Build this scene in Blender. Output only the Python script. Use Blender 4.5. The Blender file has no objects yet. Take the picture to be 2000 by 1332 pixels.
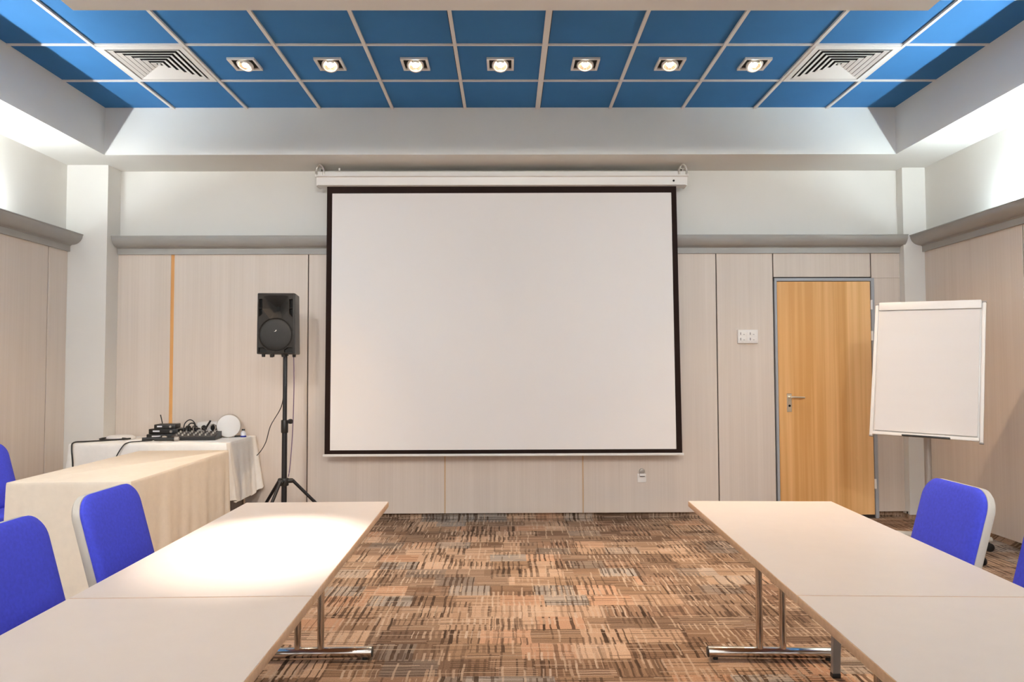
import bpy, bmesh, math, random
from mathutils import Vector, Matrix
random.seed(7)
sc = bpy.context.scene
COL = sc.collection
PI = math.pi

# ------------------------------------------------------------------ mesh helpers
class MB:
    """collects shapes into one bmesh"""
    def __init__(self):
        self.bm = bmesh.new()
    def _merge(self, b):
        me = bpy.data.meshes.new('tmp')
        b.to_mesh(me); b.free()
        self.bm.from_mesh(me)
        bpy.data.meshes.remove(me)
    def box(self, x0, x1, y0, y1, z0, z1, bev=0.0, seg=2):
        b = bmesh.new()
        r = bmesh.ops.create_cube(b, size=1.0)
        for v in b.verts:
            v.co = Vector(((x0+x1)/2 + v.co.x*(x1-x0), (y0+y1)/2 + v.co.y*(y1-y0), (z0+z1)/2 + v.co.z*(z1-z0)))
        if bev > 0:
            bmesh.ops.bevel(b, geom=list(b.edges), offset=bev, segments=seg, profile=0.5, affect='EDGES')
        self._merge(b)
        return self
    def cyl(self, p0, p1, r, r2=None, seg=20, caps=True, bev=0.0):
        p0, p1 = Vector(p0), Vector(p1)
        d = p1-p0
        b = bmesh.new()
        bmesh.ops.create_cone(b, cap_ends=caps, segments=seg, radius1=r, radius2=r if r2 is None else r2, depth=d.length)
        if bev > 0:
            ed = [e for e in b.edges if len(e.link_faces) == 2 and any(len(f.verts) > 4 for f in e.link_faces)]
            bmesh.ops.bevel(b, geom=ed, offset=bev, segments=2, profile=0.5, affect='EDGES')
        q = Vector((0, 0, 1)).rotation_difference(d.normalized())
        M = Matrix.Translation((p0+p1)/2) @ q.to_matrix().to_4x4()
        bmesh.ops.transform(b, matrix=M, verts=b.verts)
        self._merge(b)
        return self
    def tube(self, pts, r, seg=8, smooth=6):
        pts = [Vector(p) for p in pts]
        if smooth and len(pts) > 2:
            q = []
            n = len(pts)
            for i in range(n-1):
                a, b_, c, d = pts[max(i-1, 0)], pts[i], pts[i+1], pts[min(i+2, n-1)]
                for k in range(smooth):
                    t = k/smooth
                    q.append(0.5*((2*b_) + (c-a)*t + (2*a-5*b_+4*c-d)*t*t + (-a+3*b_-3*c+d)*t**3))
            q.append(pts[-1]); pts = q
        rings = []
        up = Vector((0.13, 0.31, 0.94)).normalized()
        for i, p in enumerate(pts):
            t = (pts[min(i+1, len(pts)-1)] - pts[max(i-1, 0)]).normalized()
            s = t.cross(up)
            if s.length < 1e-3: s = t.cross(Vector((1, 0, 0)))
            s.normalize(); w = s.cross(t)
            rings.append([self.bm.verts.new(p + r*(math.cos(a)*s + math.sin(a)*w)) for a in [2*PI*k/seg for k in range(seg)]])
        for a, b_ in zip(rings, rings[1:]):
            for k in range(seg):
                self.bm.faces.new((a[k], a[(k+1) % seg], b_[(k+1) % seg], b_[k]))
        self.bm.faces.new(rings[0][::-1]); self.bm.faces.new(rings[-1])
        return self
    def lathe(self, prof, M=None, seg=32, close=True):
        """profile of (radius, height) turned about local z"""
        M = M or Matrix.Identity(4)
        rings = []
        for (r, z) in prof:
            if r < 1e-6:
                rings.append([self.bm.verts.new(M @ Vector((0, 0, z)))])
            else:
                rings.append([self.bm.verts.new(M @ Vector((r*math.cos(2*PI*k/seg), r*math.sin(2*PI*k/seg), z))) for k in range(seg)])
        for a, b_ in zip(rings, rings[1:]):
            for k in range(seg):
                k2 = (k+1) % seg
                if len(a) == 1 and len(b_) == 1: continue
                if len(a) == 1: self.bm.faces.new((a[0], b_[k2], b_[k]))
                elif len(b_) == 1: self.bm.faces.new((a[k], a[k2], b_[0]))
                else: self.bm.faces.new((a[k], a[k2], b_[k2], b_[k]))
        return self
    def prism(self, poly, f0, f1):
        """poly: 2-D points; f0/f1 map a 2-D point to a 3-D point at each end"""
        a = [self.bm.verts.new(f0(p)) for p in poly]
        b_ = [self.bm.verts.new(f1(p)) for p in poly]
        n = len(poly)
        for k in range(n):
            self.bm.faces.new((a[k], a[(k+1) % n], b_[(k+1) % n], b_[k]))
        self.bm.faces.new(a[::-1]); self.bm.faces.new(b_)
        return self
    def quad(self, *pts):
        self.bm.faces.new([self.bm.verts.new(p) for p in pts])
        return self
    def xf(self, M):
        bmesh.ops.transform(self.bm, matrix=M, verts=self.bm.verts)
        return self
    def build(self, name, m, parent=None, smooth=True, angle=35):
        bmesh.ops.recalc_face_normals(self.bm, faces=self.bm.faces)
        me = bpy.data.meshes.new(name)
        self.bm.to_mesh(me); self.bm.free()
        if smooth:
            me.polygons.foreach_set('use_smooth', [True]*len(me.polygons))
            me.set_sharp_from_angle(angle=math.radians(angle))
        o = bpy.data.objects.new(name, me)
        me.materials.append(m)
        COL.objects.link(o)
        if parent: o.parent = parent
        return o

def rrect(w, h, r, n=8, cx=0, cy=0, rb=None):
    """rounded rectangle outline; r top corners, rb bottom corners"""
    rb = r if rb is None else rb
    out = []
    for (sx, sy, a0, rr) in ((1, 1, 0, r), (-1, 1, PI/2, r), (-1, -1, PI, rb), (1, -1, 1.5*PI, rb)):
        for k in range(n+1):
            a = a0 + PI/2*k/n
            out.append((cx+sx*(w/2-rr)+rr*math.cos(a), cy+sy*(h/2-rr)+rr*math.sin(a)))
    return out

def tag(o, label=None, cat=None, group=None, kind=None):
    if label: o['label'] = label
    if cat: o['category'] = cat
    if group: o['group'] = group
    if kind: o['kind'] = kind
    return o
def thing(name, label, cat, loc=(0, 0, 0), rz=0.0, group=None):
    o = bpy.data.objects.new(name, None)
    o.empty_display_size = 0.1
    COL.objects.link(o)
    o.location = loc; o.rotation_euler = (0, 0, rz)
    return tag(o, label, cat, group)
def copy_tree(o, parent=None):
    c = o.copy(); COL.objects.link(c)
    if parent: c.parent = parent
    for ch in list(o.children):
        copy_tree(ch, c)
    return c

# ------------------------------------------------------------------ material helpers
def mat(name, col, rough=0.5, metal=0.0, spec=0.5, noise=None, bump=None, emit=None, coat=0):
    m = bpy.data.materials.new(name); m.use_nodes = True
    nt = m.node_tree; N = nt.nodes; L = nt.links
    b = N['Principled BSDF']
    b.inputs['Base Color'].default_value = (*col, 1)
    b.inputs['Roughness'].default_value = rough
    b.inputs['Metallic'].default_value = metal
    b.inputs['Specular IOR Level'].default_value = spec
    if coat: b.inputs['Coat Weight'].default_value = coat
    if emit:
        b.inputs['Emission Color'].default_value = (*emit[0], 1)
        b.inputs['Emission Strength'].default_value = emit[1]
    tc = N.new('ShaderNodeTexCoord')
    if noise:       # (scale xyz, amount, detail)
        mp = N.new('ShaderNodeMapping'); mp.inputs['Scale'].default_value = noise[0]
        L.new(tc.outputs['Object'], mp.inputs['Vector'])
        nz = N.new('ShaderNodeTexNoise'); nz.inputs['Scale'].default_value = 1.0
        nz.inputs['Detail'].default_value = noise[2] if len(noise) > 2 else 3
        L.new(mp.outputs[0], nz.inputs['Vector'])
        mr = N.new('ShaderNodeMapRange')
        mr.inputs['From Min'].default_value = 0.3; mr.inputs['From Max'].default_value = 0.7
        mr.inputs['To Min'].default_value = 1-noise[1]; mr.inputs['To Max'].default_value = 1+noise[1]
        L.new(nz.outputs['Fac'], mr.inputs['Value'])
        mx = N.new('ShaderNodeVectorMath'); mx.operation = 'SCALE'
        mx.inputs[0].default_value = col
        L.new(mr.outputs[0], mx.inputs['Scale'])
        L.new(mx.outputs[0], b.inputs['Base Color'])
    if bump:        # (scale, strength, distance)
        nz2 = N.new('ShaderNodeTexNoise'); nz2.inputs['Scale'].default_value = bump[0]; nz2.inputs['Detail'].default_value = 4
        L.new(tc.outputs['Object'], nz2.inputs['Vector'])
        bp = N.new('ShaderNodeBump'); bp.inputs['Strength'].default_value = bump[1]; bp.inputs['Distance'].default_value = bump[2]
        L.new(nz2.outputs['Fac'], bp.inputs['Height']); L.new(bp.outputs[0], b.inputs['Normal'])
    return m

def wood_mat(name, dark, light, across, along, rough=0.45, band=None):
    m = bpy.data.materials.new(name); m.use_nodes = True
    nt = m.node_tree; N = nt.nodes; L = nt.links; b = N['Principled BSDF']
    b.inputs['Roughness'].default_value = rough
    b.inputs['Specular IOR Level'].default_value = 0.35
    tc = N.new('ShaderNodeTexCoord')
    def nz(sa, sl, det):
        mp = N.new('ShaderNodeMapping'); mp.inputs['Scale'].default_value = (sa, sa, sl)
        L.new(tc.outputs['Object'], mp.inputs['Vector'])
        n = N.new('ShaderNodeTexNoise'); n.inputs['Scale'].default_value = 1; n.inputs['Detail'].default_value = det
        L.new(mp.outputs[0], n.inputs['Vector']); return n.outputs['Fac']
    a = nz(across, along, 5); c = nz(across*0.13, along*0.3, 2)
    mm = N.new('ShaderNodeMath'); mm.operation = 'ADD'; L.new(a, mm.inputs[0]); L.new(c, mm.inputs[1])
    src = mm.outputs[0]
    if band:        # plank-like bands across x
        sx = N.new('ShaderNodeSeparateXYZ'); L.new(tc.outputs['Object'], sx.inputs[0])
        d = N.new('ShaderNodeMath'); d.operation = 'DIVIDE'; d.inputs[1].default_value = band; L.new(sx.outputs[0], d.inputs[0])
        f = N.new('ShaderNodeMath'); f.operation = 'FLOOR'; L.new(d.outputs[0], f.inputs[0])
        w = N.new('ShaderNodeTexWhiteNoise'); w.noise_dimensions = '1D'; L.new(f.outputs[0], w.inputs['W'])
        s = N.new('ShaderNodeMath'); s.operation = 'MULTIPLY_ADD'; s.inputs[1].default_value = 0.32
        L.new(w.outputs['Value'], s.inputs[0]); L.new(src, s.inputs[2])
        s2 = N.new('ShaderNodeMath'); s2.operation = 'SUBTRACT'; s2.inputs[1].default_value = 0.16; L.new(s.outputs[0], s2.inputs[0])
        src = s2.outputs[0]
    cr = N.new('ShaderNodeMapRange'); cr.inputs['From Min'].default_value = 0.72; cr.inputs['From Max'].default_value = 1.28
    L.new(src, cr.inputs['Value'])
    mx = N.new('ShaderNodeMix'); mx.data_type = 'RGBA'
    mx.inputs[6].default_value = (*dark, 1); mx.inputs[7].default_value = (*light, 1)
    L.new(cr.outputs[0], mx.inputs[0]); L.new(mx.outputs[2], b.inputs['Base Color'])
    return m

def carpet_mat(name):
    m = bpy.data.materials.new(name); m.use_nodes = True
    nt = m.node_tree; N = nt.nodes; L = nt.links; b = N['Principled BSDF']
    b.inputs['Roughness'].default_value = 0.95; b.inputs['Specular IOR Level'].default_value = 0.15
    tc = N.new('ShaderNodeTexCoord'); sp = N.new('ShaderNodeSeparateXYZ'); L.new(tc.outputs['Object'], sp.inputs[0])
    def lk(v, s):
        if isinstance(v, (int, float)): s.default_value = v
        else: L.new(v, s)
    def M(op, a, b_=0.0, c=0.0):
        n = N.new('ShaderNodeMath'); n.operation = op
        lk(a, n.inputs[0]); lk(b_, n.inputs[1])
        if op in ('MULTIPLY_ADD', 'COMPARE', 'SMOOTH_MIN'): lk(c, n.inputs[2])
        return n.outputs[0]
    def rnd(x, y=0.0, z=0.0):
        v = N.new('ShaderNodeCombineXYZ'); lk(x, v.inputs[0]); lk(y, v.inputs[1]); lk(z, v.inputs[2])
        n = N.new('ShaderNodeTexWhiteNoise'); n.noise_dimensions = '3D'; L.new(v.outputs[0], n.inputs['Vector'])
        s = N.new('ShaderNodeSeparateColor'); L.new(n.outputs['Color'], s.inputs[0])
        return s.outputs[0], s.outputs[1], s.outputs[2]
    def mixf(f, a, c):
        n = N.new('ShaderNodeMix'); n.data_type = 'FLOAT'; lk(f, n.inputs[0]); lk(a, n.inputs[2]); lk(c, n.inputs[3]); return n.outputs[0]
    def mixc(f, a, c):
        n = N.new('ShaderNodeMix'); n.data_type = 'RGBA'; lk(f, n.inputs[0])
        for v, i in ((a, 6), (c, 7)):
            if isinstance(v, tuple): n.inputs[i].default_value = (*v, 1)
            else: L.new(v, n.inputs[i])
        return n.outputs[2]
    # carpet sits flat on the floor or runs up the skirting: y and z share one axis
    X = sp.outputs[0]; Y = M('ADD', sp.outputs[1], M('MULTIPLY', sp.outputs[2], 1.37))
    wob = N.new('ShaderNodeTexNoise'); wob.inputs['Scale'].default_value = 9; L.new(tc.outputs['Object'], wob.inputs['Vector'])
    wb = M('MULTIPLY', M('SUBTRACT', wob.outputs['Fac'], 0.5), 0.016)
    X = M('ADD', X, wb); Y = M('ADD', Y, wb)
    def layer(h, w, px, py, seed, vbias):
        """blocks of stripes: returns block randoms, stripe position 0..1, stripe random"""
        r = M('FLOOR', M('DIVIDE', Y, h))
        o, _, _ = rnd(r, seed, 3.1)
        c = M('FLOOR', M('DIVIDE', M('ADD', X, o), w))
        r1, r2, r3 = rnd(r, c, seed+0.7)
        vert = M('LESS_THAN', r1, vbias)
        q = mixf(vert, M('DIVIDE', Y, py), M('DIVIDE', X, px))
        idx = M('FLOOR', q); fr = M('FRACT', q)
        s1, s2, s3 = rnd(idx, M('MULTIPLY', r2, 71.0), seed)
        return r1, r2, r3, fr, s1, s2, s3
    a1, a2, a3, af, s1, s2, s3 = layer(0.185, 0.25, 0.036, 0.030, 1.0, 0.60)
    b1, b2, b3, bf_, t1, t2, t3 = layer(0.092, 0.17, 0.030, 0.022, 5.0, 0.66)
    c1, c2, c3, cf, u1, u2, u3 = layer(0.37, 0.41, 0.05, 0.05, 8.0, 0.5)
    tan = mixc(a2, (0.40, 0.255, 0.165), (0.60, 0.41, 0.285))
    brown = mixc(a2, (0.22, 0.13, 0.08), (0.36, 0.23, 0.145))
    grey = mixc(a2, (0.30, 0.25, 0.21), (0.42, 0.365, 0.315))
    rust = mixc(a2, (0.44, 0.25, 0.155), (0.56, 0.34, 0.22))
    base = mixc(M('LESS_THAN', a3, 0.34), tan, brown)
    base = mixc(M('GREATER_THAN', a3, 0.86), base, grey)
    base = mixc(M('LESS_THAN', M('ABSOLUTE', M('SUBTRACT', a3, 0.43)), 0.07), base, rust)
    base = mixc(M('MULTIPLY', M('GREATER_THAN', c3, 0.66), 0.62), base, (0.17, 0.11, 0.075))
    base = mixc(M('MULTIPLY', M('LESS_THAN', c3, 0.25), 0.35), base, (0.56, 0.39, 0.27))
    dark = mixc(t2, (0.04, 0.023, 0.014), (0.11, 0.065, 0.04))
    lite = mixc(t2, (0.50, 0.335, 0.225), (0.60, 0.47, 0.365))
    # dark threads: one part of each stripe period, width and strength vary by stripe and block
    dm = M('MULTIPLY', M('LESS_THAN', af, M('MULTIPLY_ADD', s1, 0.5, 0.12)), M('MULTIPLY', M('GREATER_THAN', s2, 0.22), mixf(M('GREATER_THAN', a1, 0.42), M('MULTIPLY_ADD', s3, 0.3, 0.68), M('MULTIPLY_ADD', s3, 0.45, 0.2))))
    col = mixc(dm, base, dark)
    # second, finer weave over part of the blocks
    lm = M('MULTIPLY', M('MULTIPLY', M('GREATER_THAN', b3, 0.60), M('LESS_THAN', bf_, M('MULTIPLY_ADD', t1, 0.35, 0.15))), M('MULTIPLY_ADD', t3, 0.5, 0.35))
    col = mixc(lm, col, lite)
    dm2 = M('MULTIPLY', M('MULTIPLY', M('LESS_THAN', b3, 0.26), M('LESS_THAN', bf_, M('MULTIPLY_ADD', t1, 0.4, 0.2))), M('MULTIPLY_ADD', t3, 0.5, 0.35))
    col = mixc(dm2, col, dark)
    # single pale and dark threads running both ways across the blocks
    for (co, oc, per, sd) in ((X, Y, 0.058, 21.0), (Y, X, 0.047, 31.0)):
        qi = M('DIVIDE', co, per); ii = M('FLOOR', qi); ff = M('FRACT', qi)
        sg = M('FLOOR', M('DIVIDE', M('ADD', oc, M('MULTIPLY', rnd(ii, 2.0, sd)[0], 0.3)), 0.17))
        g1, g2, g3 = rnd(ii, sg, sd)
        lm_ = M('MULTIPLY', M('LESS_THAN', M('ABSOLUTE', M('SUBTRACT', ff, M('MULTIPLY_ADD', g2, 0.7, 0.15))), 0.085), M('MULTIPLY', M('GREATER_THAN', g1, 0.55), 0.55))
        col = mixc(lm_, col, mixc(M('GREATER_THAN', g3, 0.45), (0.075, 0.045, 0.028), (0.60, 0.45, 0.33)))
    nz = N.new('ShaderNodeTexNoise'); nz.inputs['Scale'].default_value = 160; nz.inputs['Detail'].default_value = 3
    L.new(tc.outputs['Object'], nz.inputs['Vector'])
    g = N.new('ShaderNodeVectorMath'); g.operation = 'SCALE'; L.new(col, g.inputs[0])
    L.new(M('MULTIPLY_ADD', nz.outputs['Fac'], 0.9, 0.5), g.inputs['Scale'])
    L.new(g.outputs[0], b.inputs['Base Color'])
    bp = N.new('ShaderNodeBump'); bp.inputs['Strength'].default_value = 0.35; bp.inputs['Distance'].default_value = 0.004
    L.new(nz.outputs['Fac'], bp.inputs['Height']); L.new(bp.outputs[0], b.inputs['Normal'])
    return m

M_ = {}
M_['paint'] = mat('wall_paint', (0.72, 0.71, 0.675), 0.8, spec=0.2, noise=((3, 3, 3), 0.012))
M_['panel'] = wood_mat('washed_wood', (0.625, 0.545, 0.475), (0.685, 0.605, 0.535), 85, 0.8, 0.42)
M_['gap'] = mat('joint_shadow_gap', (0.03, 0.021, 0.016), 0.8)
M_['tan'] = mat('tan_joint_strip', (0.55, 0.36, 0.20), 0.5)
M_['orange'] = wood_mat('orange_wood_strip', (0.58, 0.27, 0.08), (0.74, 0.40, 0.15), 40, 2, 0.45)
M_['door'] = wood_mat('beech_door', (0.66, 0.345, 0.115), (0.86, 0.53, 0.245), 30, 0.6, 0.42, band=0.105)
M_['grey_paint'] = mat('grey_door_frame_paint', (0.36, 0.38, 0.41), 0.45)
M_['cornice'] = mat('grey_cornice_paint', (0.33, 0.32, 0.30), 0.35, noise=((4, 4, 4), 0.04))
M_['carpet'] = carpet_mat('woven_stripe_carpet')
M_['blue_tile'] = mat('blue_ceiling_tile', (0.040, 0.165, 0.38), 0.75, spec=0.15, noise=((5, 5, 5), 0.03))
M_['grid'] = mat('ceiling_grid_metal', (0.72, 0.68, 0.64), 0.4)
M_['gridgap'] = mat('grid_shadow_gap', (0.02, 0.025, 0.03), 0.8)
M_['white'] = mat('white_enamel', (0.78, 0.76, 0.73), 0.35)
M_['screen'] = mat('matte_white_screen', (0.82, 0.79, 0.765), 0.85, spec=0.1)
M_['black_cloth'] = mat('black_screen_border', (0.020, 0.011, 0.009), 0.8, spec=0.1)
M_['black'] = mat('black_plastic', (0.013, 0.012, 0.011), 0.42, noise=((30, 30, 30), 0.1))
M_['black_soft'] = mat('black_steel_tube', (0.008, 0.008, 0.01), 0.4)
M_['dark'] = mat('dark_cavity', (0.004, 0.004, 0.004), 0.9)
M_['grille'] = mat('black_speaker_grille', (0.010, 0.009, 0.008), 0.6, bump=(900, 0.5, 0.001))
M_['chrome'] = mat('chrome', (0.62, 0.58, 0.54), 0.13, metal=1.0)
M_['steel'] = mat('brushed_steel', (0.60, 0.57, 0.52), 0.3, metal=1.0)
M_['laminate'] = mat('pale_table_laminate', (0.73, 0.635, 0.565), 0.38, spec=0.4, noise=((14, 14, 14), 0.012))
M_['edge'] = wood_mat('beech_table_edge', (0.55, 0.34, 0.20), (0.68, 0.45, 0.29), 60, 60, 0.45)
M_['chair_blue'] = mat('blue_upholstery', (0.068, 0.083, 0.64), 0.9, spec=0.15, noise=((90, 90, 90), 0.08), bump=(700, 0.25, 0.001))
M_['chair_grey'] = mat('light_grey_shell', (0.54, 0.505, 0.45), 0.4)
M_['leg_grey'] = mat('grey_steel_leg', (0.36, 0.33, 0.30), 0.4, metal=0.4)
M_['cloth_cream'] = mat('cream_tablecloth', (0.80, 0.715, 0.60), 0.9, spec=0.1, noise=((25, 25, 25), 0.025), bump=(60, 0.15, 0.004))
M_['cloth_white'] = mat('white_tablecloth', (0.86, 0.85, 0.82), 0.9, spec=0.1, noise=((25, 25, 25), 0.02), bump=(60, 0.15, 0.004))
M_['paper'] = mat('flip_chart_paper', (0.70, 0.67, 0.65), 0.8, spec=0.2, noise=((0.5, 0.5, 9), 0.012))
M_['plastic_white'] = mat('white_plastic', (0.80, 0.78, 0.75), 0.4)
M_['mark'] = mat('grey_print', (0.22, 0.21, 0.21), 0.6)
M_['cap_blue'] = mat('blue_plastic', (0.02, 0.03, 0.28), 0.4)
M_['clear'] = mat('clear_plastic', (0.75, 0.76, 0.80), 0.15)
M_['brass'] = mat('brushed_nickel_brass', (0.80, 0.74, 0.62), 0.3, metal=1.0)
M_['bulb'] = mat('halogen_bulb', (1, 0.9, 0.75), 0.4, emit=((1.0, 0.86, 0.66), 26.0))
M_['reflector'] = mat('lamp_reflector', (0.9, 0.78, 0.66), 0.22, metal=1.0, emit=((1.0, 0.58, 0.32), 0.45))
M_['tube'] = mat('fluorescent_tube', (1, 1, 1), 0.4, emit=((0.90, 0.97, 1.0), 168.0))
M_['tube_cool'] = mat('cool_fluorescent_tube', (1, 1, 1), 0.4, emit=((0.80, 0.94, 1.0), 165.0))
M_['drum_side'] = mat('beige_drum_side', (0.50, 0.43, 0.35), 0.5)

# ------------------------------------------------------------------ room dimensions (metres)
XL, XR = -3.764, 3.68          # side walls
YW = 6.364                     # face of the wall panels at the back
YF = -2.2                      # how far the room is built behind the camera
ZS = 3.085                     # underside of the soffits
ZC = 3.472                     # blue ceiling
SXL, SXR, SY = -3.303, 3.228, 5.888   # inner faces of the soffits
PYL, PYR = 6.18, 6.29          # front faces of the two pillars
PXL, PXR = -3.431, 3.497       # inner sides of the pillars
PT, PB = 2.34, 0.056           # panel top and bottom

def struct(name, mb, m, parent=None, smooth=False, label=None):
    o = mb.build(name, m, parent, smooth)
    if not parent: o['kind'] = 'structure'
    if label: o['label'] = label
    return o

# floor
fl = MB().box(XL-0.1, XR+0.1, YF, YW+0.1, -0.1, 0.0)
floor = struct('floor', fl, M_['carpet'], label='brown, tan and grey woven stripe carpet over the whole room')
tag(floor, cat='floor')

# ---- back wall
wb = MB().box(XL-0.1, XR+0.1, YW+0.022, YW+0.2, 0.062, ZS+0.5)
wall_back = struct('wall_back', wb, M_['paint'], label='pale painted back wall above grey cornice and wood panels')
tag(wall_back, cat='wall')
bk = MB().box(PXL, PXR, YW+0.012, YW+0.022, 0.058, 2.40)
struct('panel_backing', bk, M_['gap'], wall_back)
for (x0, x1, z0, z1) in [(PXL, -2.966, PB, PT), (-2.936, -1.758, PB, PT), (-1.749, -0.551, PB, PT), (-0.541, 0.659, PB, PT),
                         (0.669, 1.8555, PB, PT), (1.8645, 2.362, PB, PT), (2.371, 3.234, 2.125, PT), (3.258, PXR, PB, 2.1135), (3.243, PXR, 2.1145, PT)]:
    struct('wall_panel', MB().box(x0, x1, YW, YW+0.014, z0, z1, 0.0025, 1), M_['panel'], wall_back, True)
struct('panel_strip', MB().box(-2.966, -2.936, YW+0.004, YW+0.014, PB, PT), M_['orange'], wall_back, label='bright orange wood strip between two panels')
for x in (-0.546, 0.664):
    struct('panel_strip', MB().box(x-0.0052, x+0.0052, YW+0.003, YW+0.014, PB, PT), M_['tan'], wall_back, label='thin tan strip between two panels')
for (x0, x1, y0, y1) in [(XL, PXL, PYL, YW+0.04), (PXR, XR, PYR, YW+0.04)]:
    struct('pillar', MB().box(x0-0.03 if x0 == XL else x0, x1+0.03 if x1 == XR else x1, y0, y1, 0.04 if x0 > 0 else 0, ZS+0.02), M_['paint'], wall_back)

# ---- side walls
for side, X, s, joints in (('left', XL, 1, [5.925, 4.72, 3.5, 2.3, 1.1, -0.1, -1.3]), ('right', XR, -1, [5.088, 3.88, 2.68, 1.48, 0.28, -0.92])):
    w = MB().box(min(X, X-s*0.2), max(X, X-s*0.2), YF, YW+0.2, 0.062, ZS+0.5)
    w.xf(Matrix.Translation((-s*0.02, 0, 0)))
    wl = struct('wall_'+side, w, M_['paint'], label='%s side wall, white paint above a grey cornice and wood panels' % side)
    tag(wl, cat='wall')
    xg = (X-s*0.02, X-s*0.012)
    struct('panel_backing', MB().box(min(xg), max(xg), YF, PYL if side == 'left' else PYR, 0.058, 2.40), M_['gap'], wl)
    ys = [PYL if side == 'left' else PYR] + joints + [YF]
    for a, b in zip(ys, ys[1:]):
        xs = (X, X-s*0.014)
        struct('wall_panel', MB().box(min(xs), max(xs), b+0.0055, a-(0.0055 if a in joints else 0.0), PB, PT, 0.0025, 1), M_['panel'], wl, True)

# ---- baseboards: carpet strip turned up the wall, set back under the panels
bb = MB().box(PXL, 2.371, YW+0.050, YW+0.080, 0, 0.0615).box(3.262, XR+0.09, YW+0.050, YW+0.080, 0, 0.0615).box(PXR, XR+0.09, PYR+0.03, PYR+0.06, 0, 0.0615)
tag(struct('baseboard_back', bb, M_['carpet'], label='dark carpet skirting strip along the foot of the back wall'), cat='skirting')
for side, X, s in (('left', XL, 1), ('right', XR, -1)):
    xs = (X-s*0.048, X-s*0.075)
    tag(struct('baseboard_'+side, MB().box(min(xs), max(xs), YF, PYL if side == 'left' else PYR+0.03, 0, 0.0615), M_['carpet'],
        label='carpet skirting strip along the foot of the %s wall' % side), cat='skirting')

# ---- cornices (hollow troughs, the side ones hide the fluorescent tubes)
def cornice_profile():
    p = [(-0.012, 2.335), (0.022, 2.335), (0.022, 2.384), (0.030, 2.388)]
    for k in range(11):
        t = PI/2*k/10
        p.append((0.034+0.092*math.sin(t), 2.474-0.082*math.cos(t)))
    p += [(0.132, 2.474), (0.132, 2.482), (0.122, 2.482)]
    for k in range(9):
        t = PI/2*(1-k/8)
        p.append((0.034+0.085*math.sin(t), 2.474-0.060*math.cos(t)))
    p += [(-0.012, 2.412)]
    return p
CP = cornice_profile()
c = MB().prism(CP, lambda q: (PXL+0.004, YW-q[0], q[1]), lambda q: (3.51 if q[0] > 0.07 else PXR-0.002, YW-q[0], q[1]))
trim_back = struct('trim_1', c, M_['cornice'], smooth=True, label='grey moulded cornice across the back wall above the wood panels')
tag(trim_back, cat='cornice')
c = MB().prism(CP, lambda q: (XL+q[0], YF, q[1]), lambda q: (XL+q[0], PYL-0.002, q[1]))
tag(struct('trim_2', c, M_['cornice'], smooth=True, label='grey moulded cornice along the left wall hiding a light tube'), cat='cornice')
c = MB().prism(CP, lambda q: (XR-q[0], YF, q[1]), lambda q: (XR-q[0], PYR-0.002, q[1]))
tag(struct('trim_3', c, M_['cornice'], smooth=True, label='grey moulded cornice along the right wall hiding a light tube'), cat='cornice')

# ---- ceiling
ce = MB().box(SXL-0.05, SXR+0.05, YF, SY+0.05, ZC+0.006, ZC+0.08)
ceiling = struct('ceiling', ce, M_['blue_tile'], label='blue square ceiling tiles in a pale metal grid')
tag(ceiling, cat='ceiling')
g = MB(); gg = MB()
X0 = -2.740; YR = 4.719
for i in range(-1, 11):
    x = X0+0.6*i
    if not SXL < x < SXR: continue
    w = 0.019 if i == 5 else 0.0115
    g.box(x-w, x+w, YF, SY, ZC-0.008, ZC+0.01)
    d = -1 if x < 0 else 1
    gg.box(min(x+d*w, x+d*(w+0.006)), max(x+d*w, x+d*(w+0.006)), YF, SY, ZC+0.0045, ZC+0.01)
for j in range(-11, 2):
    y = YR+0.6*j
    g.box(SXL, SXR, y-0.009, y+0.009, ZC-0.004, ZC+0.01)
struct('ceiling_grid', g, M_['grid'], ceiling, label='pale metal grid bars')
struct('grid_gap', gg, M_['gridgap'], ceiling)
# soffits around the blue ceiling
so = MB().box(XL-0.05, SXL, YF, YW+0.1, ZS, ZC+0.1)
struct('soffit', so, M_['paint'], ceiling, label='white box soffit along the left wall')
so = MB().box(SXR, XR+0.05, YF, YW+0.1, ZS, ZC+0.1)
struct('soffit', so, M_['paint'], ceiling, label='white box soffit along the right wall')
so = MB().box(SXL, SXR, SY, YW+0.1, ZS, ZC+0.1)
struct('soffit', so, M_['paint'], ceiling, label='white box soffit along the back wall')
isl = MB().box(-2.128, 2.093, -1.4, 3.495, ZS, ZS+0.16)
struct('dropped_panel', isl, M_['paint'], ceiling, label='large flat dropped ceiling panel')
hang = MB()
for x in (-1.6, 1.6):
    for y in (-0.9, 3.0):
        hang.cyl((x, y, ZS+0.15), (x, y, ZC+0.01), 0.012)
struct('panel_hanger', hang, M_['grid'], ceiling)

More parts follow.
